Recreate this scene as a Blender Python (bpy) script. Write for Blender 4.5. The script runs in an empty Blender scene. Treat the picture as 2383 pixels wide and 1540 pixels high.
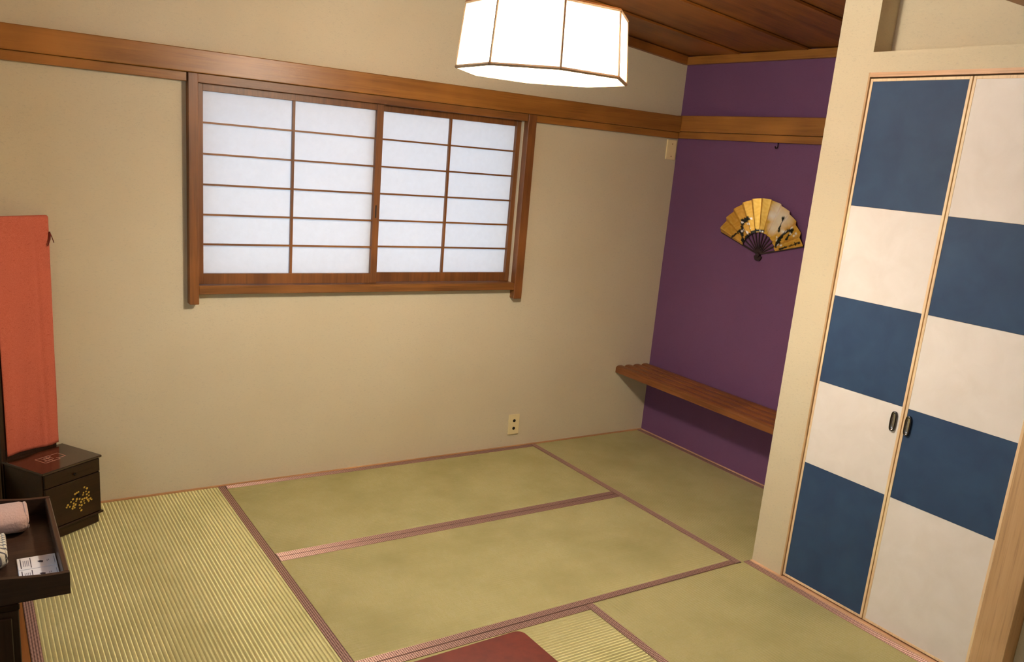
import bpy, bmesh, math, random
from mathutils import Vector, Matrix
random.seed(7)
S = bpy.context.scene
C = S.collection
PI = math.pi

# ------------------------------------------------------------------ camera
# solved from the tatami seams, window frame and closet edges (frame 2383 x 1540)
cam_d = bpy.data.cameras.new('camera')
cam = bpy.data.objects.new('camera', cam_d)
C.objects.link(cam)
S.camera = cam
cam_d.sensor_fit = 'HORIZONTAL'
cam_d.sensor_width = 36.0
cam_d.lens = 1962.18 / 2383 * 36.0
cam_d.shift_x = -(1207.30 - 2383 / 2) / 2383
cam_d.shift_y = (852.86 - 1540 / 2) / 2383
cam_d.clip_start = 0.02
yaw, pitch, roll = 0.6011, -0.2434, 0.0893
f_ = Vector((math.sin(yaw) * math.cos(pitch), math.cos(yaw) * math.cos(pitch), math.sin(pitch)))
r_ = f_.cross(Vector((0, 0, 1))).normalized()
u_ = r_.cross(f_)
r2 = r_ * math.cos(roll) + u_ * math.sin(roll)
u2 = -r_ * math.sin(roll) + u_ * math.cos(roll)
M = Matrix.Identity(4)
for i in range(3):
    M[i][0], M[i][1], M[i][2] = r2[i], u2[i], -f_[i]
M.translation = Vector((-1.0036, -3.8509, 1.6395))
cam.matrix_world = M

# ------------------------------------------------------------------ world, exposure
w = bpy.data.worlds.new('daylight')
S.world = w
w.use_nodes = True
bg = w.node_tree.nodes['Background']
bg.inputs[0].default_value = (0.70, 0.85, 1.0, 1)
bg.inputs[1].default_value = 1.6
S.view_settings.view_transform = 'Standard'
S.view_settings.look = 'None'
S.view_settings.gamma = 1.0
S.view_settings.use_curve_mapping = False
S.view_settings.exposure = 0.45
LAMP_COLOR = (1.0, 0.88, 0.72, 1)
LAMP_STRENGTH = 5.0      # glow of the paper shade
LAMP_WATTS = 120.0         # bulb inside the shade


# ------------------------------------------------------------------ helpers
def lin(r, g, b):
    f = lambda c: (c / 255 / 12.92) if c / 255 <= 0.04045 else ((c / 255 + 0.055) / 1.055) ** 2.4
    return (f(r), f(g), f(b), 1.0)


class BM:
    def __init__(self):
        self.bm = bmesh.new()

    def box(self, x0, x1, y0, y1, z0, z1, bev=0.0, seg=1):
        b = self.bm
        r = bmesh.ops.create_cube(b, size=1.0)
        v = r['verts']
        bmesh.ops.scale(b, vec=(abs(x1 - x0), abs(y1 - y0), abs(z1 - z0)), verts=v)
        bmesh.ops.translate(b, vec=((x0 + x1) / 2, (y0 + y1) / 2, (z0 + z1) / 2), verts=v)
        if bev > 0:
            es = list({e for q in v for e in q.link_edges})
            bmesh.ops.bevel(b, geom=es, offset=bev, segments=seg, profile=0.5, affect='EDGES')
        return self

    def prism(self, pts, axis, a, c):
        """polygon pts (2-D) extruded along axis (0,1,2) from a to c"""
        b = self.bm
        def mk(p, t):
            q = list(p)
            q.insert(axis, t)
            return b.verts.new(q)
        A = [mk(p, a) for p in pts]
        B = [mk(p, c) for p in pts]
        n = len(pts)
        fs = [b.faces.new(A), b.faces.new(B[::-1])]
        for i in range(n):
            fs.append(b.faces.new((A[i], B[i], B[(i + 1) % n], A[(i + 1) % n])))
        bmesh.ops.recalc_face_normals(b, faces=fs)
        return self

    def tube(self, pts, rad, n=8, cap=True):
        b = self.bm
        rings = []
        P = [Vector(p) for p in pts]
        for i, p in enumerate(P):
            d = (P[min(i + 1, len(P) - 1)] - P[max(i - 1, 0)]).normalized()
            a = d.cross(Vector((0, 0, 1)))
            if a.length < 1e-3:
                a = d.cross(Vector((1, 0, 0)))
            a.normalize()
            c = d.cross(a)
            rr = rad[i] if isinstance(rad, (list, tuple)) else rad
            rings.append([b.verts.new(p + (a * math.cos(k * 2 * PI / n) + c * math.sin(k * 2 * PI / n)) * rr) for k in range(n)])
        fs = []
        for A, B in zip(rings, rings[1:]):
            for k in range(n):
                fs.append(b.faces.new((A[k], A[(k + 1) % n], B[(k + 1) % n], B[k])))
        if cap:
            fs.append(b.faces.new(rings[0]))
            fs.append(b.faces.new(rings[-1]))
        bmesh.ops.recalc_face_normals(b, faces=fs)
        return self

    def grid(self, nu, nv, fn):
        b = self.bm
        V = [[b.verts.new(fn(i / nu, j / nv)) for j in range(nv + 1)] for i in range(nu + 1)]
        for i in range(nu):
            for j in range(nv):
                b.faces.new((V[i][j], V[i + 1][j], V[i + 1][j + 1], V[i][j + 1]))
        return self

    def mesh(self, name, mat, smooth=False):
        me = bpy.data.meshes.new(name)
        self.bm.to_mesh(me)
        self.bm.free()
        me.materials.append(mat)
        if smooth:
            for p in me.polygons:
                p.use_smooth = True
        return me


def obj(name, bm, mat, parent=None, smooth=False, label=None):
    me = bm.mesh(name, mat, smooth) if isinstance(bm, BM) else bm
    o = bpy.data.objects.new(name, me)
    C.objects.link(o)
    if parent is not None:
        o.parent = parent
    if label:
        o['label'] = label
    return o


def empty(name, loc=(0, 0, 0), rz=0.0):
    o = bpy.data.objects.new(name, None)
    o.empty_display_size = 0.05
    C.objects.link(o)
    o.location = loc
    o.rotation_euler = (0, 0, rz)
    return o


def tag(o, label, cat, group=None):
    o['label'] = label
    o['category'] = cat
    if group:
        o['group'] = group
    return o


def struct(o, label=None, cat=None):
    o['kind'] = 'structure'
    if label:
        o['label'] = label
    if cat:
        o['category'] = cat
    return o


def link_copy(src, parent, loc):
    c = src.copy()
    C.objects.link(c)
    c.parent = parent
    c.location = loc
    return c


# ------------------------------------------------------------------ materials
def newmat(name):
    m = bpy.data.materials.new(name)
    m.use_nodes = True
    nt = m.node_tree
    return m, nt, nt.nodes['Principled BSDF']


def nd(nt, t, **kw):
    n = nt.nodes.new(t)
    for k, v in kw.items():
        if k.startswith('i_'):
            key = k[2:]
            n.inputs[int(key) if key.isdigit() else key.replace('_', ' ')].default_value = v
        else:
            setattr(n, k, v)
    return n


def mixc(nt, fac, a, b):
    n = nt.nodes.new('ShaderNodeMix')
    n.data_type = 'RGBA'
    if isinstance(fac, float):
        n.inputs[0].default_value = fac
    else:
        nt.links.new(fac, n.inputs[0])
    for s, v in ((6, a), (7, b)):
        if isinstance(v, tuple):
            n.inputs[s].default_value = v
        else:
            nt.links.new(v, n.inputs[s])
    return n.outputs[2]


def ramp(nt, fac, p0, p1):
    n = nt.nodes.new('ShaderNodeMapRange')
    n.inputs[1].default_value = p0
    n.inputs[2].default_value = p1
    nt.links.new(fac, n.inputs[0])
    return n.outputs[0]


def coords(nt, scale, rot=(0, 0, 0)):
    tc = nt.nodes.new('ShaderNodeTexCoord')
    mp = nt.nodes.new('ShaderNodeMapping')
    mp.inputs['Scale'].default_value = scale
    mp.inputs['Rotation'].default_value = rot
    nt.links.new(tc.outputs['Object'], mp.inputs['Vector'])
    return mp.outputs[0]


def noise(nt, vec, scale, detail=4.0, rough=0.55, dist=0.0):
    n = nt.nodes.new('ShaderNodeTexNoise')
    n.inputs['Scale'].default_value = scale
    n.inputs['Detail'].default_value = detail
    n.inputs['Roughness'].default_value = rough
    n.inputs['Distortion'].default_value = dist
    nt.links.new(vec, n.inputs['Vector'])
    return n.outputs[0]


def bump(nt, p, h, strength, dist=0.01):
    b = nt.nodes.new('ShaderNodeBump')
    b.inputs['Strength'].default_value = strength
    b.inputs['Distance'].default_value = dist
    nt.links.new(h, b.inputs['Height'])
    nt.links.new(b.outputs[0], p.inputs['Normal'])


def wood(name, c1, c2, axis=0, rough=0.45, scale=1.0, contrast=(0.3, 0.7), spec=0.5, coat=0.0, bmp=0.12):
    m, nt, p = newmat(name)
    s = [26.0 * scale] * 3
    s[axis] = 1.3 * scale
    v = coords(nt, tuple(s))
    a = noise(nt, v, 1.0, 6, 0.6, 0.8)
    s2 = [150.0 * scale] * 3
    s2[axis] = 4.0 * scale
    v2 = coords(nt, tuple(s2))
    b = noise(nt, v2, 1.0, 3, 0.6)
    v3 = coords(nt, (2.2, 2.2, 2.2))
    c = noise(nt, v3, 1.0, 2, 0.5)
    f = ramp(nt, a, *contrast)
    col = mixc(nt, f, c1, c2)
    dark = tuple(x * 0.62 for x in c2[:3]) + (1,)
    col = mixc(nt, ramp(nt, b, 0.52, 0.85), col, dark)
    lite = tuple(min(1, x * 1.35) for x in c1[:3]) + (1,)
    col2 = mixc(nt, ramp(nt, c, 0.5, 0.8), col, lite)
    nt.links.new(col2, p.inputs['Base Color'])
    p.inputs['Roughness'].default_value = rough
    p.inputs['Specular IOR Level'].default_value = spec
    p.inputs['Coat Weight'].default_value = coat
    p.inputs['Coat Roughness'].default_value = 0.15
    bump(nt, p, b, bmp, 0.004)
    return m


def plain(name, col, rough=0.5, metal=0.0, spec=0.5):
    m, nt, p = newmat(name)
    p.inputs['Base Color'].default_value = col
    p.inputs['Roughness'].default_value = rough
    p.inputs['Metallic'].default_value = metal
    p.inputs['Specular IOR Level'].default_value = spec
    return m


def plaster(name, c1, c2, fine=260.0, big=1.6, bmp=0.25, rough=0.9, fleck=None):
    m, nt, p = newmat(name)
    v = coords(nt, (1, 1, 1))
    a = noise(nt, v, fine, 3, 0.7)
    b = noise(nt, v, big, 3, 0.5)
    vf = coords(nt, (90, 90, 240), (0.4, 0.3, 0.2))
    c = noise(nt, vf, 1.0, 2, 0.5, 1.0)
    col = mixc(nt, ramp(nt, b, 0.3, 0.7), c1, c2)
    fl = fleck or tuple(x * 0.86 for x in c1[:3]) + (1,)
    col = mixc(nt, ramp(nt, c, 0.56, 0.75), col, fl)
    nt.links.new(col, p.inputs['Base Color'])
    p.inputs['Roughness'].default_value = rough
    p.inputs['Specular IOR Level'].default_value = 0.2
    bump(nt, p, a, bmp, 0.003)
    return m


MAT = {}
MAT['wall'] = plaster('wall_paper', lin(210, 201, 174), lin(205, 194, 165))
MAT['purple'] = plaster('purple_wall', lin(114, 78, 114), lin(108, 73, 108), bmp=0.12, fleck=lin(104, 70, 104))
MAT['nageshi'] = wood('brown_beam_wood', lin(158, 106, 44), lin(130, 84, 30), 0, 0.36)
MAT['nageshi_y'] = wood('brown_beam_wood_side', lin(160, 108, 46), lin(134, 86, 32), 1, 0.38)
MAT['frame_x'] = wood('window_wood_horizontal', lin(140, 92, 42), lin(102, 62, 24), 0, 0.42)
MAT['frame_z'] = wood('window_wood_vertical', lin(130, 82, 38), lin(94, 56, 24), 2, 0.42)
MAT['ceiling'] = wood('ceiling_board', lin(140, 86, 30), lin(96, 53, 13), 0, 0.5, scale=0.7)
MAT['light_z'] = wood('light_timber_vertical', lin(202, 168, 126), lin(184, 149, 106), 2, 0.5, bmp=0.08)
MAT['light_y'] = wood('light_timber_along', lin(222, 182, 146), lin(206, 164, 124), 1, 0.5, bmp=0.08)
MAT['light_x'] = wood('light_timber_cross', lin(196, 150, 104), lin(178, 132, 88), 0, 0.5, bmp=0.08)
MAT['edge'] = wood('door_edge_band', lin(240, 212, 172), lin(228, 198, 156), 2, 0.5, bmp=0.05)
MAT['bench'] = wood('bench_wood', lin(142, 88, 44), lin(100, 54, 22), 1, 0.42)
MAT['dark'] = wood('dark_lacquer_wood', lin(46, 27, 11), lin(30, 16, 6), 0, 0.34, spec=0.3, bmp=0.08)
MAT['dark_top'] = wood('dark_gloss_top', lin(58, 36, 22), lin(46, 28, 16), 0, 0.12, bmp=0.01, coat=0.4)
MAT['darkz'] = wood('dark_wood_frame', lin(52, 30, 16), lin(36, 20, 10), 2, 0.35, bmp=0.08)
MAT['tray'] = wood('tray_wood', lin(68, 47, 34), lin(44, 29, 20), 0, 0.36, bmp=0.1)
MAT['tray_y'] = wood('tray_wood_side', lin(82, 57, 40), lin(58, 39, 27), 1, 0.36, bmp=0.1)
MAT['hall'] = wood('hall_floor_wood', lin(70, 42, 22), lin(48, 28, 14), 1, 0.3)
MAT['sill'] = wood('sill_wood', lin(150, 96, 44), lin(120, 72, 30), 1, 0.45)
MAT['black'] = plain('black_chrome_pull', (0.10, 0.10, 0.105, 1), 0.13, 1.0)
MAT['iron'] = plain('dark_iron', (0.02, 0.014, 0.012, 1), 0.45, 0.7)
MAT['cup_glint'] = plain('pull_cup_glint', (0.75, 0.75, 0.76, 1), 0.22, 1.0)  # reflection inside the dark pull, put in as a pale metal
MAT['plate'] = plain('cream_plastic', lin(232, 216, 166), 0.4)
MAT['plate_old'] = plain('aged_cream_plastic', lin(246, 226, 172), 0.4)
MAT['hole'] = plain('socket_hole', (0.004, 0.003, 0.003, 1), 0.6)
MAT['gap'] = plain('gap_shadow_wood', lin(70, 42, 20), 0.7)

# red lacquer table
m, nt, p = newmat('red_lacquer')
v = coords(nt, (1, 1, 1))
a = noise(nt, v, 26, 5, 0.65)
nt.links.new(mixc(nt, ramp(nt, a, 0.35, 0.75), lin(108, 36, 14), lin(88, 26, 9)), p.inputs['Base Color'])
p.inputs['Roughness'].default_value = 0.45
p.inputs['Specular IOR Level'].default_value = 0.3
MAT['lacquer'] = m


def checker_paper(name, c1, c2):
    m, nt, p = newmat(name)
    v = coords(nt, (1, 1, 1))
    a = noise(nt, v, 9, 4, 0.55, 0.6)
    b = noise(nt, v, 60, 4, 0.65)
    col = mixc(nt, ramp(nt, a, 0.3, 0.75), c1, c2)
    nt.links.new(col, p.inputs['Base Color'])
    p.inputs['Roughness'].default_value = 0.62
    p.inputs['Specular IOR Level'].default_value = 0.35
    bump(nt, p, b, 0.12, 0.004)
    return m


MAT['navy'] = checker_paper('navy_door_paper', lin(45, 72, 104), lin(37, 60, 93))
MAT['white'] = checker_paper('white_door_paper', lin(234, 230, 226), lin(225, 220, 214))

# shoji paper: diffuse + translucent
m, nt, p = newmat('shoji_paper')
nt.nodes.remove(p)
out = nt.nodes['Material Output']
v = coords(nt, (1, 1, 1))
a = noise(nt, v, 40, 4, 0.6)
colr = mixc(nt, a, (0.82, 0.82, 0.84, 1), (0.90, 0.90, 0.92, 1))
d1 = nd(nt, 'ShaderNodeBsdfDiffuse')
d2 = nd(nt, 'ShaderNodeBsdfTranslucent')
nt.links.new(colr, d1.inputs[0])
nt.links.new(colr, d2.inputs[0])
ms = nd(nt, 'ShaderNodeMixShader', i_0=0.55)
nt.links.new(d1.outputs[0], ms.inputs[1])
nt.links.new(d2.outputs[0], ms.inputs[2])
nt.links.new(ms.outputs[0], out.inputs[0])
MAT['shoji'] = m

# lamp shade, and glow sheets added at its open ends: the lamp gives off light
def emit(name, col, s, thru=0.5):
    m, nt, p = newmat(name)
    p.inputs['Base Color'].default_value = (0.9, 0.88, 0.84, 1)
    p.inputs['Emission Color'].default_value = col
    p.inputs['Emission Strength'].default_value = s
    # thin paper: half of the bulb's light comes straight through
    tr = nd(nt, 'ShaderNodeBsdfTransparent')
    mx = nd(nt, 'ShaderNodeMixShader', i_0=thru)
    nt.links.new(p.outputs[0], mx.inputs[1])
    nt.links.new(tr.outputs[0], mx.inputs[2])
    nt.links.new(mx.outputs[0], nt.nodes['Material Output'].inputs[0])
    return m


MAT['shade'] = emit('lit_lamp_shade', LAMP_COLOR, LAMP_STRENGTH)
MAT['shade_top_glow'] = emit('lamp_top_glow', LAMP_COLOR, LAMP_STRENGTH * 0.25)
MAT['rib'] = wood('lamp_rib', lin(186, 160, 126), lin(166, 138, 104), 2, 0.5, bmp=0.03)

# tatami surface: fine rush cross-weave, ribs are geometry
def tatami(name, axis, c1, c2):
    m, nt, p = newmat(name)
    s = [220.0, 220.0, 220.0]
    s[axis] = 900.0
    rush = noise(nt, coords(nt, tuple(s)), 1.0, 2, 0.5)
    s = [1.2, 1.2, 1.2]
    big = noise(nt, coords(nt, tuple(s)), 2.2, 4, 0.6)
    s = [18.0, 18.0, 18.0]
    s[axis] = 500.0
    fib = noise(nt, coords(nt, tuple(s)), 1.0, 3, 0.6)
    col = mixc(nt, ramp(nt, rush, 0.3, 0.7), c1, c2)
    col = mixc(nt, ramp(nt, fib, 0.45, 0.8), col, lin(208, 203, 160))
    col = mixc(nt, ramp(nt, big, 0.42, 0.75), col, lin(182, 177, 122))
    nt.links.new(col, p.inputs['Base Color'])
    p.inputs['Roughness'].default_value = 0.7
    p.inputs['Specular IOR Level'].default_value = 0.2
    bump(nt, p, rush, 0.2, 0.002)
    # rush stems lie across the ribs and shine like fibres: a highlight stretched along the ribs
    gl = nd(nt, 'ShaderNodeBsdfAnisotropic')
    gl.inputs['Roughness'].default_value = 0.62
    gl.inputs['Anisotropy'].default_value = 0.75
    tv = nd(nt, 'ShaderNodeCombineXYZ')
    tv.inputs[1 - axis].default_value = 1.0
    nt.links.new(tv.outputs[0], gl.inputs['Tangent'])
    nt.links.new(col, gl.inputs['Color'])
    mx = nd(nt, 'ShaderNodeMixShader', i_0=0.34)
    nt.links.new(p.outputs[0], mx.inputs[1])
    nt.links.new(gl.outputs[0], mx.inputs[2])
    nt.links.new(mx.outputs[0], nt.nodes['Material Output'].inputs[0])
    return m


MAT['tatami_x'] = tatami('tatami_rush_x', 0, lin(208, 203, 148), lin(190, 184, 127))
MAT['tatami_y'] = tatami('tatami_rush_y', 1, lin(208, 203, 148), lin(190, 184, 127))

# woven cloth border: brown purple ground with pale dots in a diagonal weave
def border(name, axis):
    m, nt, p = newmat(name)
    v = coords(nt, (1, 1, 1), (0, 0, PI / 4))
    ck = nd(nt, 'ShaderNodeTexChecker')
    ck.inputs['Scale'].default_value = 180.0
    nt.links.new(v, ck.inputs['Vector'])
    col = mixc(nt, ck.outputs['Fac'], lin(96, 68, 66), lin(192, 156, 144))
    nt.links.new(col, p.inputs['Base Color'])
    p.inputs['Roughness'].default_value = 0.7
    # satin threads run along the border and shine across it
    gl = nd(nt, 'ShaderNodeBsdfAnisotropic')
    gl.inputs['Roughness'].default_value = 0.74
    gl.inputs['Anisotropy'].default_value = 0.7
    tv = nd(nt, 'ShaderNodeCombineXYZ')
    tv.inputs[axis].default_value = 1.0
    nt.links.new(tv.outputs[0], gl.inputs['Tangent'])
    nt.links.new(mixc(nt, ck.outputs['Fac'], lin(150, 112, 106), lin(255, 226, 210)), gl.inputs['Color'])
    mx = nd(nt, 'ShaderNodeMixShader', i_0=0.42)
    nt.links.new(p.outputs[0], mx.inputs[1])
    nt.links.new(gl.outputs[0], mx.inputs[2])
    nt.links.new(mx.outputs[0], nt.nodes['Material Output'].inputs[0])
    return m


MAT['heri0'] = border('woven_border_x', 0)
MAT['heri1'] = border('woven_border_y', 1)

# red mirror cover cloth
m, nt, p = newmat('red_cloth')
v = coords(nt, (420, 420, 420))
a = noise(nt, v, 1.0, 2, 0.5)
v2 = coords(nt, (60, 60, 200))
b = noise(nt, v2, 1.0, 3, 0.6)
col = mixc(nt, ramp(nt, a, 0.35, 0.65), lin(200, 110, 88), lin(184, 94, 72))
col = mixc(nt, ramp(nt, b, 0.62, 0.8), col, lin(158, 72, 54))
nt.links.new(col, p.inputs['Base Color'])
p.inputs['Roughness'].default_value = 0.85
p.inputs['Specular IOR Level'].default_value = 0.15
bump(nt, p, a, 0.4, 0.002)
MAT['red_cloth'] = m
MAT['cord'] = plain('dark_red_cord', lin(110, 34, 22), 0.8)


def towel_mat(name, col, stripe=None):
    m, nt, p = newmat(name)
    v = coords(nt, (1, 1, 1))
    a = noise(nt, v, 700, 2, 0.6)
    b = noise(nt, v, 160, 3, 0.6)
    dk = tuple(x * 0.78 for x in col[:3]) + (1,)
    c = mixc(nt, ramp(nt, a, 0.3, 0.75), dk, col)
    if stripe:
        wv = nd(nt, 'ShaderNodeTexWave', wave_type='BANDS', bands_direction='Y')
        wv.inputs['Scale'].default_value = 26.0
        wv.inputs['Distortion'].default_value = 0.3
        nt.links.new(v, wv.inputs['Vector'])
        c = mixc(nt, ramp(nt, wv.outputs[1], 0.72, 0.86), c, stripe)
    nt.links.new(c, p.inputs['Base Color'])
    p.inputs['Roughness'].default_value = 0.95
    p.inputs['Sheen Weight'].default_value = 0.4
    bump(nt, p, b, 0.5, 0.004)
    return m


MAT['towel_pink'] = towel_mat('pink_towel', lin(214, 176, 160))
MAT['towel_white'] = towel_mat('white_striped_towel', lin(236, 228, 204), lin(96, 92, 96))
MAT['card'] = plain('white_card', lin(246, 247, 252), 0.4)
MAT['ink'] = plain('dark_print', lin(58, 56, 74), 0.6)
MAT['ink_lite'] = plain('grey_print', lin(150, 148, 166), 0.6)
MAT['gold_inlay'] = plain('gold_lacquer', lin(206, 172, 74), 0.4, 0.2)
MAT['pale_inlay'] = plain('pale_line_inlay', lin(220, 170, 150), 0.35, 0.2)

# ------------------------------------------------------------------ key dimensions (metres)
XN, XC, YC = 2.640, 1.853, -1.638      # purple wall, closet face, nook end
XL = -0.915                             # left wall
YB, YD, XE = -0.805, -1.630, 0.926      # tatami seams
LM = 1.76                               # mat length between the two long seams
ZC, SL = 2.275, 0.095                   # ceiling height at the purple wall and its rise towards the left
zc = lambda x: ZC + SL * (XN - x)
YR = -4.6                               # the far end behind the camera

# ------------------------------------------------------------------ floor and tatami
fl = struct(obj('floor', BM().box(XL - 0.02, XN, YR, 0.0, -0.10, -0.055), MAT['light_y']))
HW = 0.034


def tatami_mat(x0, x1, y0, y1, axis, b0=True, b1=True):
    """ribs run along axis; cloth borders on the two long sides"""
    z = 0.0
    b = BM()
    pitch = 0.0143
    if axis == 1:
        a0, a1, l0, l1 = x0, x1, y0, y1
    else:
        a0, a1, l0, l1 = y0, y1, x0, x1
    n = max(1, round((a1 - a0) / pitch))
    prof = []
    for i in range(n):
        for k, h in ((0.0, -0.0012), (0.22, -0.0003), (0.5, 0.0), (0.78, -0.0003)):
            prof.append((a0 + (a1 - a0) * (i + k) / n, z - 0.0014 + h))
    prof.append((a1, z - 0.003))
    poly = prof + [(a1, -0.055), (a0, -0.055)]
    if axis == 1:
        b.prism(poly, 1, l0, l1)
    else:
        # axis 0: polygon in (y, z) extruded along x
        b.prism(poly, 0, l0, l1)
    o = obj('tatami_mat', b, MAT['tatami_y' if axis == 1 else 'tatami_x'], fl)
    for on, lo, hi in ((b0, a0, a0 + HW), (b1, a1 - HW, a1)):
        if not on:
            continue
        c = BM()
        if axis == 1:
            c.box(lo + 0.0006, hi - 0.0006, l0, l1, -0.02, 0.0016, 0.0008)
        else:
            c.box(l0, l1, lo + 0.0006, hi - 0.0006, -0.02, 0.0016, 0.0008)
        obj('cloth_border', c, MAT['heri%d' % axis], o)
    return o


g = 0.0008
tatami_mat(-0.886, -g, -1.76, -0.012, 1)                 # left of the long seam
tatami_mat(g, LM - g, YB + g, -0.012, 0)                 # along the window wall
tatami_mat(g, LM - g, YD + g, YB - g, 0)
tatami_mat(LM + g, XN - 0.012, YD + g, -0.012, 1)        # in the nook
tatami_mat(XE + g, XC - 0.012, YD - 1.76, YD - g, 1)     # in front of the closet
tatami_mat(g, XE - g, YD - 0.88, YD - g, 0)              # under the red table
tatami_mat(-0.886, -g, -3.52, -1.76 - 2 * g, 1)
tatami_mat(g, XE - g, YD - 1.76, YD - 0.88 - 2 * g, 0)

hall = struct(obj('floor', BM().box(-2.4, XL - 0.006, YR, 0.0, -0.10, -0.004), MAT['hall']))

# ------------------------------------------------------------------ walls
wx0, wx1, wz0, wz1 = -0.122, 1.533, 0.930, 1.850         # window opening
b = BM()
T = 0.14
b.box(-2.4, wx0, 0, T, -0.1, 2.80)
b.box(wx1, XN + 0.12, 0, T, -0.1, 2.80)
b.box(wx0, wx1, 0, T, -0.1, wz0)
b.box(wx0, wx1, 0, T, wz1, 2.80)
struct(obj('wall_back', b, MAT['wall']))
struct(obj('wall_right', BM().box(XN, XN + 0.12, YC - 0.12, 0.0, -0.1, 2.45), MAT['purple']))
b = BM()
b.box(XC, XN, -1.797, YC, -0.05, 2.62)                    # pillar wall between nook and closet
b.box(XC, XC + 0.35, -2.607, -1.797, 2.05, 2.122)         # band above the closet
b.box(XC + 0.105, XC + 0.25, YR, -1.797, 2.122, 2.62)     # wall set back above the band
b.box(XC, XC + 0.35, -2.74, -2.607, 2.05, 2.122)
b.box(XC + 0.072, XC + 0.25, YR, -2.716, -0.05, 2.122)    # wall beyond the timber post
b.box(XC + 0.30, XC + 0.35, -2.72, -1.797, -0.05, 2.122)  # closet back
struct(obj('wall_closet', b, MAT['wall']))
struct(obj('wall_front', BM().box(-2.5, XC + 0.3, YR - 0.1, YR, -0.1, 2.9), MAT['wall']))
b = BM()                                                  # unseen hall side wall; opening added to let in cool fill daylight
b.box(-2.5, -2.4, -1.0, 0.0, -0.1, 2.9)
b.box(-2.5, -2.4, YR, -3.6, -0.1, 2.9)
b.box(-2.5, -2.4, -3.6, -1.0, -0.1, 0.8)
b.box(-2.5, -2.4, -3.6, -1.0, 2.0, 2.9)
struct(obj('wall_hall', b, MAT['wall']))
struct(obj('wall_left', BM().box(XL - 0.10, XL, -0.40, 0.0, -0.05, 2.75), MAT['wall']))

# ------------------------------------------------------------------ ceiling
b = BM()
xs = (-2.4, XN + 0.1)
b.prism([(xs[0], zc(xs[0]) + 0.03), (xs[1], zc(xs[1]) + 0.03), (xs[1], zc(xs[1]) + 0.09), (xs[0], zc(xs[0]) + 0.09)], 1, YR, 0.1)
ce = struct(obj('ceiling', b, MAT['ceiling']))
y = 0.03
seams = [0.02, -0.41, -0.865, -1.345, -1.80, -2.255, -2.71, -3.165, -3.62, -4.075, -4.53]
for i in range(len(seams) - 1):
    ya, yb = seams[i], seams[i + 1]
    q = BM()
    bmv = q.bm
    lap, th = 0.014, 0.010
    P = []
    for x in xs:
        # each board laps over its neighbour: one edge hangs lower
        P.append([bmv.verts.new((x, yy, zc(x) + dz)) for yy, dz in ((ya + 0.0, lap), (yb - 0.012, 0.0), (yb - 0.012, th), (ya + 0.0, lap + th))])
    A, B_ = P
    bmv.faces.new(A)
    bmv.faces.new(B_[::-1])
    for k in range(4):
        bmv.faces.new((A[k], B_[k], B_[(k + 1) % 4], A[(k + 1) % 4]))
    bmesh.ops.recalc_face_normals(bmv, faces=bmv.faces[:])
    obj('ceiling_board', q, MAT['ceiling'], ce)

# ------------------------------------------------------------------ trims
tn = [0]


def trim(bm_, mat, label=None):
    tn[0] += 1
    return struct(obj('trim_%d' % tn[0], bm_, mat))


trim(BM().box(XL, XN - 0.032, -0.046, 0.0, 1.858, 1.950, 0.003), MAT['nageshi'])
trim(BM().box(XL, -0.163, -0.030, 0.0, 1.821, 1.857, 0.002), MAT['nageshi'])
trim(BM().box(1.587, XN - 0.030, -0.030, 0.0, 1.821, 1.857, 0.002), MAT['nageshi'])
trim(BM().box(XN - 0.032, XN, YC, 0.0, 1.864, 1.954, 0.003), MAT['nageshi_y'])
trim(BM().box(XN - 0.026, XN, YC, 0.0, 1.825, 1.862, 0.002), MAT['nageshi_y'])
trim(BM().box(XN - 0.030, XN, YC, -0.004, 2.238, 2.282, 0.002), MAT['nageshi_y'])
b = BM()
b.prism([(XL, zc(XL) - 0.036), (XN - 0.03, zc(XN) - 0.036), (XN - 0.03, zc(XN) + 0.01), (XL, zc(XL) + 0.01)], 1, -0.028, 0.0)
trim(b, MAT['ceiling'])
trim(BM().box(XL, XN, -0.012, 0.0, -0.05, 0.004), MAT['light_x'])             # floor strip under the window wall
trim(BM().box(XN - 0.012, XN, YC, -0.012, -0.05, 0.003), MAT['light_y'])      # floor strip under the purple wall
trim(BM().box(XC - 0.012, XC + 0.04, -2.716, YC, -0.05, 0.006, 0.001), MAT['light_y'])    # closet sill
trim(BM().box(XC - 0.003, XC + 0.04, -1.803, -1.796, 0.006, 2.05), MAT['light_z'])        # closet side jamb
trim(BM().box(XC - 0.003, XC + 0.04, -2.607, -1.803, 2.034, 2.05), MAT['light_y'])        # closet head
trim(BM().box(XC - 0.004, XC + 0.076, -2.715, -2.609, 0.0, 2.05, 0.002), MAT['light_z'])  # timber post
trim(BM().box(XL - 0.005, -0.887, -3.52, -0.40, -0.05, 0.004), MAT['sill'])               # threshold to the hall
trim(BM().box(XL, XC + 0.105, -2.42, -2.30, 2.237, 2.62, 0.003), MAT['nageshi'])          # beam across the ceiling
trim(BM().box(XL - 0.1, XL + 0.0, -0.46, -0.40, -0.05, 2.75, 0.002), MAT['darkz'])        # dark post at the opening

# ------------------------------------------------------------------ window with paper screens
win = struct(empty('window_1', (0.705, 0.0, 0.885)))
WO = Vector((0.705, 0.0, 0.885))


def wpart(name, bm_, mat, parent=None):
    o = obj(name, bm_, mat, parent or win)
    if parent is None:
        o.location = -WO
    return o


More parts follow.
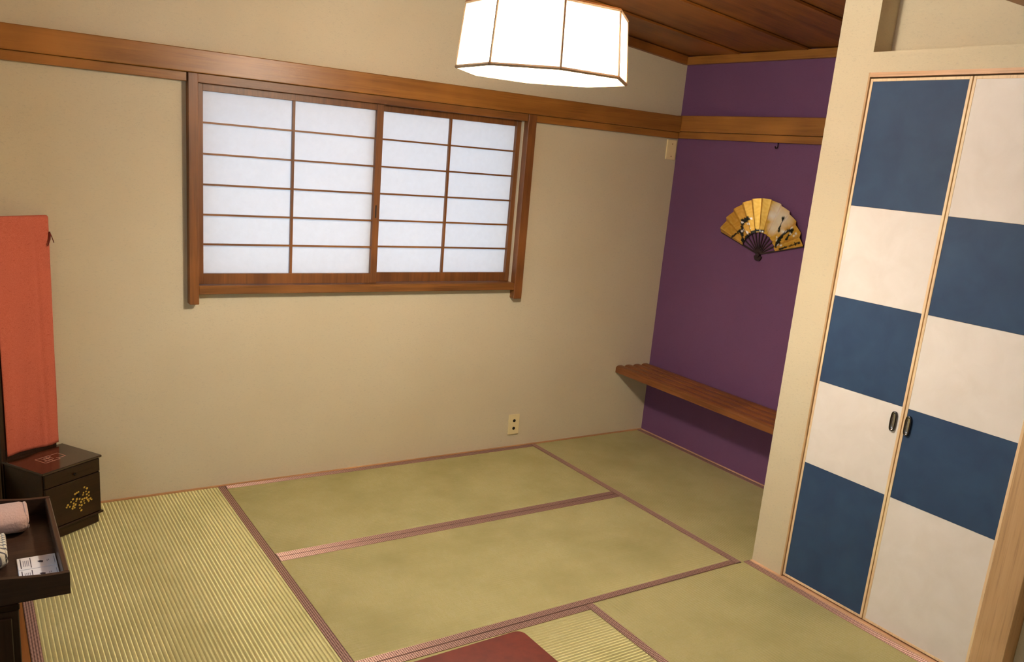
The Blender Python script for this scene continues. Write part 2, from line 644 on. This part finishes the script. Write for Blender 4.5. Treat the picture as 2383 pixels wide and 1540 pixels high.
wpart('post', BM().box(-0.161, -0.121, -0.042, 0.10, 0.886, 1.857, 0.002), MAT['frame_z'])
wpart('post', BM().box(1.534, 1.585, -0.042, 0.10, 0.882, 1.857, 0.002), MAT['frame_z'])
wpart('head', BM().box(-0.121, 1.534, -0.034, 0.10, 1.821, 1.857, 0.0015), MAT['frame_x'])
wpart('sill', BM().box(-0.121, 1.534, -0.038, 0.10, 0.930, 0.968, 0.002), MAT['frame_x'])


def screen(x0, x1, yf, sl, sr, xm):
    zb, zt, p0, p1 = 0.970, 1.824, 1.017, 1.792
    th = 0.026
    f = BM()
    f.box(x0, x0 + sl, yf, yf + th, zb, zt, 0.0012)
    f.box(x1 - sr, x1, yf, yf + th, zb, zt, 0.0012)
    f.box(x0 + sl, x1 - sr, yf + 0.002, yf + th, zb, p0, 0.001)
    f.box(x0 + sl, x1 - sr, yf + 0.002, yf + th, p1, zt, 0.001)
    s = wpart('sliding_screen', f, MAT['frame_z'])
    px0, px1 = x0 + sl, x1 - sr
    mw = 0.011
    obj('muntin', BM().box(xm - mw / 2, xm + mw / 2, yf + 0.005, yf + 0.020, p0, p1), MAT['frame_z'], s)
    rows = 6
    hz = (p1 - p0) / rows
    mh = 0.0078
    for k in range(1, rows):
        zz = p0 + hz * k
        for a, c in ((px0, xm - mw / 2), (xm + mw / 2, px1)):
            obj('muntin', BM().box(a, c, yf + 0.007, yf + 0.020, zz - mh / 2, zz + mh / 2), MAT['frame_x'], s)
    for k in range(rows):
        for a, c in ((px0, xm), (xm, px1)):
            q = BM()
            q.box(a, c, yf + 0.0205, yf + 0.0209, p0 + hz * k, p0 + hz * (k + 1))
            obj('paper_pane', q, MAT['shoji'], s)
    return s


s1 = screen(-0.120, 0.732, -0.006, 0.026, 0.034, 0.300)
screen(0.690, 1.533, 0.024, 0.034, 0.026, 1.116)
obj('finger_pull', BM().box(0.709, 0.716, -0.0068, 0.0, 1.289, 1.350), MAT['hole'], s1)

# ------------------------------------------------------------------ closet doors
def closet_door(n, y0, y1, first_navy, pull_y):
    d = struct(empty('door_%d' % n, (XC + 0.008, (y0 + y1) / 2, 0.010)))
    O = Vector((XC + 0.008, (y0 + y1) / 2, 0.010))
    def dp(name, bm_, mat, parent=None, **k):
        o = obj(name, bm_, mat, parent or d, **k)
        if parent is None:
            o.location = -O
        return o
    xf = XC + 0.004
    z0, z1 = 0.012, 2.029
    e = 0.010
    dp('door_core', BM().box(xf + 0.003, xf + 0.026, y0 + 0.001, y1 - 0.001, z0, z1), MAT['edge'])
    dp('edge_band', BM().box(xf, xf + 0.02, y0, y0 + e, z0, z1, 0.0008), MAT['edge'])
    dp('edge_band', BM().box(xf, xf + 0.02, y1 - e, y1, z0, z1, 0.0008), MAT['edge'])
    dp('edge_band', BM().box(xf, xf + 0.02, y0 + e, y1 - e, z0, z0 + e, 0.0008), MAT['edge'])
    dp('edge_band', BM().box(xf, xf + 0.02, y0 + e, y1 - e, z1 - e, z1, 0.0008), MAT['edge'])
    lv = [z0 + e, 0.527, 0.873, 1.221, 1.568, z1 - e]
    for k in range(5):
        navy = (k % 2 == 0) == first_navy
        dp('paper_square', BM().box(xf + 0.0012 + (0.0004 if navy else 0), xf + 0.01, y0 + e, y1 - e, lv[k] + 0.0004, lv[k + 1] - 0.0004), MAT['navy' if navy else 'white'],
           label='navy blue paper square' if navy else 'off white paper square')
    # oval finger pull: dark rim around a dished cup
    q = BM()
    N = 28
    zc0 = 0.811
    def ring(rx, rz, x):
        out = []
        for k in range(N):
            a = 2 * PI * k / N
            cy, sy = math.cos(a), math.sin(a)
            pw = lambda t: math.copysign(abs(t) ** 0.62, t)
            out.append(q.bm.verts.new((x, pull_y + rx * pw(cy), zc0 + rz * pw(sy))))
        return out
    rs = [ring(0.0125, 0.038, xf + 0.001), ring(0.0125, 0.038, xf - 0.006), ring(0.0105, 0.036, xf - 0.0085), ring(0.0085, 0.034, xf - 0.0080), ring(0.0072, 0.0325, xf - 0.002), ring(0.003, 0.024, xf + 0.0005)]
    for A, B_ in zip(rs, rs[1:]):
        for k in range(N):
            q.bm.faces.new((A[k], A[(k + 1) % N], B_[(k + 1) % N], B_[k]))
    q.bm.faces.new(rs[-1])
    bmesh.ops.recalc_face_normals(q.bm, faces=q.bm.faces[:])
    pull = dp('door_pull', q, MAT['black'], smooth=True, label='glossy black oval door pull')
    q = BM()
    rs = [ring(0.0074, 0.0330, xf - 0.0030), ring(0.0064, 0.0310, xf - 0.0012), ring(0.0030, 0.0240, xf - 0.0002)]
    for A, B_ in zip(rs, rs[1:]):
        for k in range(N):
            q.bm.faces.new((A[k], A[(k + 1) % N], B_[(k + 1) % N], B_[k]))
    q.bm.faces.new(rs[-1])
    bmesh.ops.recalc_face_normals(q.bm, faces=q.bm.faces[:])
    dp('pull_cup', q, MAT['cup_glint'], pull, smooth=True, label='cup of the pull, bright reflection put in its metal')
    return d


closet_door(1, -2.190, -1.804, True, -2.158)
closet_door(2, -2.606, -2.194, False, -2.216)

# ------------------------------------------------------------------ pendant lamp
LX, LY, LZ = 0.534, -1.597, 1.885
lamp = tag(empty('pendant_lamp', (LX, LY, LZ)), 'white octagonal paper pendant lamp hanging lit from the board ceiling', 'lamp')
a0 = math.radians(21)
RB, RT, LH = 0.266, 0.248, 0.183
oc = lambda R, z, k: Vector((R * math.cos(a0 + k * PI / 4), R * math.sin(a0 + k * PI / 4), z))
for k in range(8):
    q = BM()
    A, B_, C_, D_ = oc(RB, 0.004, k), oc(RB, 0.004, k + 1), oc(RT, LH, k + 1), oc(RT, LH, k)
    vs = [q.bm.verts.new(t) for t in (A, B_, C_, D_)]
    n = (B_ - A).cross(D_ - A).normalized()
    vi = [q.bm.verts.new(t - n * 0.002) for t in (A, B_, C_, D_)]
    q.bm.faces.new(vs)
    q.bm.faces.new(vi[::-1])
    for j in range(4):
        q.bm.faces.new((vs[j], vi[j], vi[(j + 1) % 4], vs[(j + 1) % 4]))
    obj('shade_panel', q, MAT['shade'], lamp)
    obj('corner_rib', BM().tube([oc(RB + 0.0005, 0.0, k), oc(RT + 0.0005, LH, k)], 0.0038, 6), MAT['rib'], lamp)
for nm, R, z in (('bottom_ring', RB, 0.0), ('top_ring', RT, LH)):
    q = BM()
    for k in range(8):
        q.tube([oc(R, z, k), oc(R, z, k + 1)], 0.0056, 6)
    obj(nm, q, MAT['rib'], lamp)
q = BM()
q.bm.faces.new([q.bm.verts.new(oc(RB - 0.010, 0.012, k)) for k in range(8)][::-1])
obj('bottom_glow', q, MAT['shade'], lamp)  # glowing sheet added across the open bottom of the shade
q = BM()
q.bm.faces.new([q.bm.verts.new(oc(RT - 0.008, LH - 0.012, k)) for k in range(8)])
obj('top_glow', q, MAT['shade_top_glow'], lamp)  # glowing sheet added over the open top to light the ceiling
bulb = bpy.data.lights.new('bulb', 'POINT')
bulb.energy = LAMP_WATTS
bulb.color = LAMP_COLOR[:3]
bulb.shadow_soft_size = 0.075
bo = bpy.data.objects.new('bulb', bulb)
C.objects.link(bo)
bo.parent = lamp
bo.location = (0, 0, 0.095)
q = BM()
q.tube([(0, 0, LH - 0.01), (0, 0, zc(LX) - LZ - 0.03)], 0.0035, 8)
obj('cord', q, MAT['plate'], lamp)
q = BM()
q.tube([(0, 0, zc(LX) - LZ - 0.05), (0, 0, zc(LX) - LZ - 0.02), (0, 0, zc(LX) - LZ + 0.004)], [0.022, 0.04, 0.042], 20)
obj('ceiling_rose', q, MAT['plate'], lamp)

# ------------------------------------------------------------------ slatted bench in the nook
bench = tag(empty('slatted_shelf', (2.50, YC / 2, 0.36)), 'low brown wooden slatted shelf along the purple nook wall', 'shelf')
OB = Vector((2.50, YC / 2, 0.36))
SW, SG = 0.0615, 0.0075
prof = []
hw, zb_, zt_ = SW / 2, 0.038, 0.082
prof = [(-hw, zb_ + 0.002), (-hw + 0.002, zb_), (hw - 0.002, zb_), (hw, zb_ + 0.002)]
for k in range(9):
    a = PI * k / 8
    pw = lambda t: math.copysign(abs(t) ** 0.75, t)
    prof.append((hw * pw(math.cos(a)), zt_ - 0.016 + 0.016 * math.sin(a)))
sm = BM().prism(prof, 1, YC / 2 * -1 - 0.004, YC / 2 + 0.004).mesh('slat', MAT['bench'])
for k in range(4):
    o = obj('slat', sm, None, bench)
    o.location = (2.361 + hw + k * (SW + SG) - OB.x, 0, 0)
for yy in (-0.05, -0.56, -1.08, -1.59):
    o = obj('support_batten', BM().box(-0.03, 0.138, yy - 0.02 - OB.y, yy + 0.02 - OB.y, 0.008, 0.0385, 0.002), MAT['bench'], bench)

# ------------------------------------------------------------------ folding fan on the purple wall
FY, FZ = -0.742, 1.238
fan = tag(empty('folding_fan', (XN, FY, FZ)), 'gold folding fan with painted branches, spread open on the purple wall', 'fan')
mg, nt, p = newmat('gold_leaf_paper')
at = nt.nodes.new('ShaderNodeAttribute')
at.attribute_name = 'paint'
nt.links.new(at.outputs['Color'], p.inputs['Base Color'])
p.inputs['Roughness'].default_value = 0.34
p.inputs['Metallic'].default_value = 0.6
MAT['fan_leaf'] = mg
A0, A1 = math.radians(16.0), math.radians(163.0)
R0, R1 = 0.118, 0.298
NP = 11
rnd = random.Random(3)
strokes = [  # painted branches in (degrees, radius) with half width
    ((152, 0.128), (138, 0.178), 0.012), ((138, 0.178), (128, 0.21), 0.014), ((128, 0.21), (118, 0.205), 0.016),
    ((140, 0.125), (104, 0.128), 0.012), ((104, 0.128), (80, 0.128), 0.011), ((165, 0.215), (140, 0.18), 0.008),
    ((36, 0.165), (40, 0.225), 0.012), ((40, 0.225), (36, 0.268), 0.013), ((36, 0.165), (28, 0.135), 0.014),
    ((48, 0.19), (58, 0.255), 0.007), ((30, 0.20), (36, 0.268), 0.006), ((18, 0.15), (20, 0.285), 0.006)]
dots = [(rnd.uniform(112, 140), rnd.uniform(0.13, 0.215), 0.006) for _ in range(9)] + \
       [(rnd.uniform(20, 46), rnd.uniform(0.14, 0.28), 0.006) for _ in range(12)] + [(92, .126, .006), (84, .124, .005)]
pale = [(58, 0.21, 0.06), (66, 0.26, 0.06), (52, 0.265, 0.05), (62, 0.165, 0.04), (43, 0.20, 0.02), (74, 0.22, 0.03)]
pol = lambda a, r: (r * math.cos(math.radians(a)), r * math.sin(math.radians(a)))


def segd(px, py, a, b_):
    ax, ay = pol(*a)
    bx, by = pol(*b_)
    dx, dy = bx - ax, by - ay
    t = max(0, min(1, ((px - ax) * dx + (py - ay) * dy) / (dx * dx + dy * dy + 1e-9)))
    return math.hypot(px - ax - t * dx, py - ay - t * dy)


GOLD, GOLD2, INK, PALE = lin(232, 190, 90), lin(214, 164, 64), lin(30, 34, 32), (1.0, 0.98, 0.95, 1)


def paint(ang, r):
    px, py = pol(ang, r)
    n = math.sin(px * 120 + 3 * math.sin(py * 70)) * math.sin(py * 140 + 2 * math.sin(px * 90))
    c = Vector(GOLD[:3]).lerp(Vector(GOLD2[:3]), 0.5 + 0.5 * n)
    for a, rr, s in pale:
        qx, qy = pol(a, rr)
        d = math.hypot(px - qx, py - qy)
        c = c.lerp(Vector(PALE[:3]), 0.75 * max(0, 1 - d / s) ** 0.7)
    for a, b_, h in strokes:
        d = segd(px, py, a, b_) + 0.004 * n
        if d < h * 0.75:
            c = Vector(INK[:3])
    for a, rr, s in dots:
        qx, qy = pol(a, rr)
        if math.hypot(px - qx, py - qy) < s:
            c = Vector(PALE[:3])
    return (c.x, c.y, c.z, 1)


# local frame: angle measured so that 0 deg points to -Y (towards the closet), 90 deg up; leaf stands off the wall in -X
def fpt(ang, r, off):
    a = math.radians(ang)
    return Vector((-off, -r * math.cos(a), r * math.sin(a)))


for i in range(NP):
    aa = math.degrees(A0) + (math.degrees(A1) - math.degrees(A0)) * i / NP
    ab = math.degrees(A0) + (math.degrees(A1) - math.degrees(A0)) * (i + 1) / NP
    q = BM()
    nu, nv = 12, 30
    cols = {}
    V = []
    for u in range(nu + 1):
        row = []
        t = u / nu
        ang = aa + (ab - aa) * t
        # broad facing fold then a narrow return fold
        dep = (t / 0.64) * 0.021 if t < 0.64 else (1 - (t - 0.64) / 0.36) * 0.021
        for v_ in range(nv + 1):
            r = R0 + (R1 - R0) * v_ / nv
            vv = q.bm.verts.new(fpt(ang, r, 0.012 + dep * r / R1))
            cols[vv] = paint(ang, r)
            row.append(vv)
        V.append(row)
    lay = q.bm.loops.layers.float_color.new('paint')
    for u in range(nu):
        for v_ in range(nv):
            q.bm.faces.new((V[u][v_], V[u + 1][v_], V[u + 1][v_ + 1], V[u][v_ + 1]))
    for fc in q.bm.faces:
        for lp in fc.loops:
            lp[lay] = cols[lp.vert]
    obj('pleat', q, MAT['fan_leaf'], fan)
MAT['stick'] = plain('fan_stick', lin(40, 20, 22), 0.5)
for i in range(NP + 1):
    ang = math.degrees(A0) + (math.degrees(A1) - math.degrees(A0)) * i / NP
    q = BM()
    guard = i in (0, NP)
    ln = R1 if guard else R0 + 0.02
    w0, w1 = (0.0035, 0.006) if guard else (0.0022, 0.0034)
    a = math.radians(ang)
    t = Vector((0, math.sin(a), math.cos(a)))
    pts = [fpt(ang, -0.012, 0) - t * w0, fpt(ang, ln, 0) - t * w1, fpt(ang, ln, 0) + t * w1, fpt(ang, -0.012, 0) + t * w0]
    A = [q.bm.verts.new(z_ + Vector((-0.006 - 0.0005 * (i % 2), 0, 0))) for z_ in pts]
    B_ = [q.bm.verts.new(z_ + Vector((-0.0095 - 0.0005 * (i % 2), 0, 0))) for z_ in pts]
    q.bm.faces.new(A)
    q.bm.faces.new(B_[::-1])
    for j in range(4):
        q.bm.faces.new((A[j], B_[j], B_[(j + 1) % 4], A[(j + 1) % 4]))
    bmesh.ops.recalc_face_normals(q.bm, faces=q.bm.faces[:])
    obj('guard_stick' if guard else 'stick', q, MAT['stick'], fan)
q = BM().tube([(0, 0, -0.004), (-0.016, 0, -0.004)], [0.016, 0.013], 14)
q.prism([(-0.015, -0.034), (0.013, -0.034), (0.023, -0.020), (0.024, -0.010), (-0.024, -0.010), (-0.024, -0.020)], 0, 0.0, -0.012)
obj('pivot_holder', q, MAT['stick'], fan)

# ------------------------------------------------------------------ hook under the nook beam
hook = tag(obj('wall_hook', BM().tube([(0, 0, 0.012), (0, 0, -0.010), (0, 0.003, -0.016), (0, 0.010, -0.018), (0, 0.015, -0.013), (0, 0.016, -0.007)], 0.0027, 8), MAT['iron'], smooth=True),
           'small black hook hanging under the nook beam above the fan', 'hook')
hook.location = (XN - 0.012, -0.764, 1.8145)

# ------------------------------------------------------------------ wall plates
o1 = tag(empty('wall_outlet', (1.634, 0, 0.136)), 'cream socket plate with two round black holes low on the wall', 'outlet')
obj('cover_plate', BM().box(-0.036, 0.036, -0.008, 0.0, -0.060, 0.060, 0.0025, 2), MAT['plate'], o1)
for dz in (0.0225, -0.0235):
    q = BM().tube([(0, -0.0065, dz), (0, -0.0086, dz)], 0.0095, 18)
    obj('socket_hole', q, MAT['hole'], o1)
o2 = tag(empty('blank_plate', (2.590, 0, 1.756)), 'cream blank wall plate under the beam beside the purple wall', 'wall plate')
obj('cover_plate', BM().box(-0.038, 0.038, -0.009, 0.0, -0.057, 0.057, 0.003, 2), MAT['plate_old'], o2)
for dz in (0.033, -0.038):
    obj('screw', BM().tube([(0.002, -0.0085, dz), (0.002, -0.0098, dz)], 0.0034, 10), MAT['sill'], o2)

# ------------------------------------------------------------------ mirror stand in the corner
ms_ = tag(empty('dressing_mirror', (-0.727, -0.190, 0), math.radians(33)), 'dark lacquered dressing mirror cabinet with gold flower inlay in the corner', 'mirror stand')
W2, D2, H2 = 0.133, 0.114, 0.300
obj('cabinet_body', BM().box(-W2 + 0.004, W2 - 0.004, -D2 + 0.010, D2 - 0.004, 0.052, 0.290, 0.002), MAT['dark'], ms_)
obj('plinth', BM().box(-W2 + 0.010, W2 - 0.010, -D2 + 0.012, D2 - 0.01, 0.002, 0.046, 0.002), MAT['dark'], ms_)
obj('base_moulding', BM().box(-W2 - 0.003, W2 + 0.003, -D2 - 0.002, D2, 0.045, 0.054, 0.002), MAT['dark'], ms_)
tp = obj('cabinet_top', BM().box(-W2 - 0.002, W2 + 0.002, -D2 - 0.002, D2, 0.290, 0.300, 0.0022, 2), MAT['dark_top'], ms_)
q = BM()
z = 0.3004
def bar(x0, x1, y0, y1):
    q.box(x0, x1, y0, y1, z - 0.0006, z)
t = 0.0024
bar(-0.055, 0.045, 0.030, 0.030 + t); bar(-0.055, -0.055 + t, -0.030, 0.030); bar(0.045, 0.045 + t, -0.018, 0.030)
bar(-0.055, 0.010, -0.030, -0.030 + t); bar(0.010, 0.010 + t, -0.030, -0.006); bar(0.010, 0.045, -0.018, -0.018 + t)
bar(-0.035, -0.005, 0.008, 0.008 + t); bar(-0.035, -0.035 + t, -0.016, 0.022); bar(-0.018, -0.018 + t, -0.022, 0.016)
bar(-0.045, -0.012, -0.014, -0.014 + t); bar(-0.004, -0.004 + t, -0.010, 0.020); bar(-0.026, 0.006, 0.018, 0.018 + t)
obj('line_inlay', q, MAT['pale_inlay'], tp)
dr = obj('drawer', BM().box(-W2 + 0.008, W2 - 0.008, -D2, -D2 + 0.03, 0.232, 0.287, 0.0015), MAT['dark'], ms_)
obj('knob', BM().tube([(0.004, -D2 + 0.001, 0.256), (0.004, -D2 - 0.006, 0.256), (0.004, -D2 - 0.011, 0.256)], [0.004, 0.0065, 0.005], 12), MAT['iron'], dr)
cd = obj('cabinet_door', BM().box(-W2 + 0.008, W2 - 0.008, -D2, -D2 + 0.03, 0.058, 0.228, 0.0015), MAT['dark'], ms_)
q = BM()
rr = random.Random(11)
centers = [(0.048, 0.188), (0.060, 0.180), (0.012, 0.176), (0.020, 0.178), (0.004, 0.174), (0.055, 0.168), (0.043, 0.166), (0.068, 0.160), (0.012, 0.150), (-0.006, 0.155),
           (0.040, 0.158), (0.058, 0.154), (0.068, 0.146), (-0.016, 0.146), (-0.004, 0.136), (0.024, 0.146), (0.036, 0.140), (0.046, 0.140), (0.056, 0.140), (-0.030, 0.138),
           (-0.036, 0.130), (-0.022, 0.128), (-0.006, 0.124), (0.004, 0.128), (0.030, 0.130), (0.044, 0.130), (0.062, 0.130), (0.074, 0.130), (0.080, 0.124), (-0.010, 0.116),
           (0.000, 0.116), (0.032, 0.116), (0.046, 0.120), (0.024, 0.106), (0.030, 0.094), (0.066, 0.122), (0.008, 0.142), (0.022, 0.120)]
for cx_, cz_ in centers:
    s_ = rr.uniform(0.0042, 0.0064)
    ph = rr.uniform(0, 1)
    pts = []
    for k in range(10):
        rad = s_ if k % 2 == 0 else s_ * 0.55
        pts.append((cx_ + rad * math.cos(ph + k * PI / 5), cz_ - 0.004 + rad * math.sin(ph + k * PI / 5)))
    q.prism(pts, 1, -D2 - 0.0010, -D2 + 0.0005)
fo = obj('gold_flower_inlay', q, MAT['gold_inlay'], cd, label='cluster of tiny gold inlaid flowers')
fo['kind'] = 'stuff'
obj('knob', BM().tube([(0.018, -D2 + 0.001, 0.160), (0.018, -D2 - 0.006, 0.160), (0.018, -D2 - 0.011, 0.160)], [0.004, 0.0065, 0.005], 12), MAT['iron'], cd)
q = BM()
fx0, fx1, fy0, fy1 = -0.130, 0.112, D2 + 0.003, D2 + 0.018
q.box(fx0, fx0 + 0.018, fy0, fy1, 0.02, 1.245, 0.002)
q.box(fx1 - 0.018, fx1, fy0, fy1, 0.02, 1.245, 0.002)
q.box(fx0 + 0.018, fx1 - 0.018, fy0, fy1, 0.20, 0.335, 0.002)
q.box(fx0 + 0.018, fx1 - 0.018, fy0, fy1, 1.215, 1.245, 0.002)
obj('mirror_frame', q, MAT['darkz'], ms_)
obj('mirror_glass', BM().box(fx0 + 0.018, fx1 - 0.018, fy0 + 0.005, fy1 - 0.003, 0.335, 1.215), plain('mirror_glass', (0.85, 0.86, 0.86, 1), 0.03, 1.0), ms_)

# red cover hung over the mirror
cov = tag(empty('mirror_cover', (-0.727, -0.190, 0), math.radians(33)), 'red orange cloth cover draped over the tall narrow mirror', 'cloth cover')
cx0, cx1 = -0.112, 0.118
zt_c, zb_c = 1.252, 0.312


def drape(u, v):
    # v: 0 at the bottom front hem, runs up the front, over the top and a little down the back
    x = cx0 + (cx1 - cx0) * u
    L1 = zt_c - zb_c
    s_ = v * (L1 + 0.03 + 0.20)
    amp = 0.0025 + 0.004 * max(0, 1 - s_ / 0.5)
    wob = amp * (math.sin(u * 9 + s_ * 2.3) * 0.6 + math.sin(u * 17 - s_ * 5.0 + 1.0) * 0.4)
    # a long pressed crease near the right hand edge
    cr = 0.72 + 0.06 * (1 - s_ / L1)
    wob += -0.004 * math.exp(-((u - cr) / 0.035) ** 2)
    if s_ < L1:
        zz = zb_c + s_ + 0.004 * math.sin(u * 6) * max(0, 1 - s_ / 0.2)
        yy = min(D2 - 0.002 - wob, D2 + 0.0012)
    elif s_ < L1 + 0.03:
        t_ = (s_ - L1) / 0.03
        zz = zt_c + 0.003 * math.sin(PI * t_)
        yy = D2 - 0.002 + 0.026 * t_ - wob * (1 - t_)
    else:
        zz = zt_c - (s_ - L1 - 0.03)
        yy = D2 + 0.022
    return Vector((x, yy, zz))


q = BM().grid(40, 90, drape)
o = obj('cloth_sheet', q, MAT['red_cloth'], cov, smooth=True)
sd = o.modifiers.new('thick', 'SOLIDIFY')
sd.thickness = 0.0016
# side flap folded round the right edge
q = BM().grid(4, 40, lambda u, v: Vector((cx1 - 0.0005 + 0.0015 * math.sin(v * 7), D2 - 0.001 + 0.022 * u, zb_c + 0.015 + (zt_c - zb_c - 0.018) * v)))
o = obj('side_flap', q, MAT['red_cloth'], cov, smooth=True)
sd = o.modifiers.new('thick', 'SOLIDIFY')
sd.thickness = 0.0014
q = BM()
q.tube([(cx1 + 0.001, D2 - 0.004, 1.190), (cx1 + 0.001, D2 - 0.006, 1.178), (cx1 - 0.004, D2 - 0.010, 1.160), (cx1 - 0.014, D2 - 0.010, 1.135)], [0.003, 0.0042, 0.003, 0.002], 7)
q.tube([(cx1 + 0.001, D2 - 0.004, 1.190), (cx1 + 0.010, D2 - 0.004, 1.170), (cx1 + 0.020, D2 - 0.002, 1.146)], [0.002, 0.0018, 0.0016], 7)
obj('tie_cord', q, MAT['cord'], cov, smooth=True, label='dark red tie cord')

# ------------------------------------------------------------------ stand with tray, towels and cards
st = tag(empty('side_cabinet', (-1.116, -1.57, -0.004)), 'dark brown side cabinet standing in the hall under the tray', 'cabinet')
OS = Vector((-1.116, -1.57, -0.004))
def sp(name, bm_, mat, parent=None):
    o = obj(name, bm_, mat, parent or st)
    if parent is None:
        o.location = -OS
    return o
sp('body', BM().box(-1.300, -0.932, -1.806, -1.334, -0.004, 0.530, 0.002), MAT['darkz'])
sp('top_board', BM().box(-1.302, -0.930, -1.808, -1.332, 0.530, 0.545, 0.002), MAT['dark'])
dd = sp('door', BM().box(-1.285, -0.947, -1.813, -1.800, 0.03, 0.515, 0.002), MAT['darkz'])
obj('knob', BM().tube([(-1.26, -1.812, 0.33), (-1.26, -1.822, 0.33), (-1.26, -1.828, 0.33)], [0.005, 0.009, 0.006], 12), MAT['iron'], dd)

ty0, ty1, tx0, tx1, tz = -1.803, -1.318, -1.165, -0.825, 0.5455
tray = tag(empty('wooden_tray', ((tx0 + tx1) / 2, (ty0 + ty1) / 2, tz)), 'dark wooden tray with arched ends holding towels on the hall cabinet', 'tray')
OT = Vector(((tx0 + tx1) / 2, (ty0 + ty1) / 2, tz))
def tpart(name, bm_, mat):
    o = obj(name, bm_, mat, tray)
    o.location = -OT
    return o
tpart('tray_base', BM().box(tx0 + 0.004, tx1 - 0.004, ty0 + 0.004, ty1 - 0.004, tz, tz + 0.009), MAT['tray'])
for xa in (tx0, tx1 - 0.012):
    tpart('side_board', BM().box(xa, xa + 0.012, ty0 + 0.0125, ty1 - 0.0125, tz, tz + 0.055, 0.002), MAT['tray_y'])
for ya in (ty0, ty1 - 0.012):
    pts = [(tx0, tz), (tx1, tz)]
    n = 20
    for k in range(n + 1):
        t_ = 1 - k / n
        pts.append((tx0 + (tx1 - tx0) * t_, tz + 0.055 + 0.012 * math.sin(PI * t_) ** 3))
    q = BM()
    q.prism([(a, c) for a, c in pts], 1, ya, ya + 0.012)
    tpart('end_board', q, MAT['tray'])

# folded pink towel: a soft rounded roll with an end spiral
def rolled_towel(name, label, mat, loc, rx, rz, length, squash):
    t_ = tag(empty(name, loc), label, 'towel', None)
    q = BM()
    n, m_ = 40, 16
    def fn(i, j):
        a = 2 * PI * i
        s_ = j
        end = min(s_, 1 - s_) * length
        k = min(1.0, math.sqrt(max(0.0, 1 - max(0, 1 - end / 0.012) ** 2)) * 0.12 + 0.88)
        ca, sa = math.cos(a), math.sin(a)
        pw = lambda t: math.copysign(abs(t) ** squash, t)
        wob = 1 + 0.02 * math.sin(3 * a + 5 * s_) + 0.012 * math.sin(11 * a + 9 * s_)
        return Vector((-length * (1 - s_), rx * pw(ca) * k * wob, rz + rz * pw(sa) * k * (wob if sa > 0 else 1)))
    q.grid(n, m_, fn)
    bmesh.ops.remove_doubles(q.bm, verts=q.bm.verts[:], dist=1e-5)
    obj('towel_roll', q, mat, t_, smooth=True)
    # end face: nested layers of cloth, seen edge on
    for sgn, xx in ((1, 0.0), (-1, -length)):
        q = BM()
        turns, N = 2.6, 70
        pts = []
        for k in range(N + 1):
            a = 2 * PI * turns * k / N
            f = 0.90 - 0.74 * k / N
            pw = lambda t: math.copysign(abs(t) ** squash, t)
            pts.append((xx, rx * f * pw(math.cos(a)), rz + rz * f * pw(math.sin(a))))
        q.tube(pts, 0.0052, 6)
        obj('rolled_end', q, mat, t_, smooth=True)
    return t_


TB = tz + 0.009
rolled_towel('towel', 'pale pink rolled towel lying in the dark tray', MAT['towel_pink'], (-0.889, -1.402, TB + 0.0015), 0.062, 0.030, 0.20, 0.72)
rolled_towel('towel', 'white rolled towel with dark stripes in the tray beside printed cards', MAT['towel_white'], (-0.948, -1.598, TB + 0.0015), 0.066, 0.032, 0.17, 0.8)
for k, (yy, lab) in enumerate(((-1.632, 'white printed sachet in the tray corner, next to the pink towel'), (-1.700, 'white printed sachet against the near end board of the tray'))):
    c = tag(empty('printed_sachet', (-0.881, yy, TB)), lab, 'sachet', 'printed sachets in the tray')
    obj('packet', BM().box(-0.043, 0.0425, -0.0325, 0.0325, 0.0002, 0.0042, 0.0012), MAT['card'], c)
    q = BM()
    zz = 0.0044
    q.box(-0.0365, -0.0345, -0.028, 0.026, 0.0038, zz)
    q.box(-0.0150, -0.0132, -0.028, 0.026, 0.0038, zz)
    q.prism([(0.000, 0.002), (0.004, -0.006), (0.012, -0.009), (0.013, 0.001), (0.006, 0.004)], 2, 0.0038, zz)
    po = obj('print', q, MAT['ink'], c)
    po['kind'] = 'stuff'
    q = BM()
    for j in range(4):
        q.box(-0.0305 + j * 0.0036, -0.0290 + j * 0.0036, -0.018, 0.014, 0.0038, zz)
    q.box(0.021, 0.0225, -0.006, 0.003, 0.0038, zz)
    q.box(0.0245, 0.0260, -0.003, 0.005, 0.0038, zz)
    q.box(0.0370, 0.0380, -0.020, 0.018, 0.0038, zz)
    po = obj('print', q, MAT['ink_lite'], c)
    po['kind'] = 'stuff'

# ------------------------------------------------------------------ low red table
tb = tag(empty('low_table', (-0.155, -2.415, 0), math.radians(1.5)), 'low red lacquered table with rounded corners standing on the tatami', 'table')
TX, TY, rc = 0.447, 0.300, 0.03
pts = []
for sx, sy, a_ in ((1, 1, 0), (-1, 1, 90), (-1, -1, 180), (1, -1, 270)):
    for k in range(7):
        a = math.radians(a_ + 15 * k)
        pts.append((sx * (TX - rc) + rc * math.cos(a), sy * (TY - rc) + rc * math.sin(a)))
q = BM().prism(pts, 2, 0.302, 0.330)
es = [e for e in q.bm.edges if all(abs(v.co.z - 0.330) < 1e-5 for v in e.verts)]
bmesh.ops.bevel(q.bm, geom=es, offset=0.004, segments=2, affect='EDGES')
obj('table_top', q, MAT['lacquer'], tb)
obj('apron', BM().box(-TX + 0.06, TX - 0.06, -TY + 0.05, TY - 0.05, 0.262, 0.302, 0.002), MAT['lacquer'], tb)
lm = BM().prism([(-0.022, -0.022), (0.022, -0.022), (0.022, 0.022), (-0.022, 0.022)], 2, 0.002, 0.275).mesh('leg', MAT['lacquer'])
for sx in (-1, 1):
    for sy in (-1, 1):
        o = obj('leg', lm, None, tb)
        o.location = (sx * (TX - 0.075), sy * (TY - 0.065), 0)
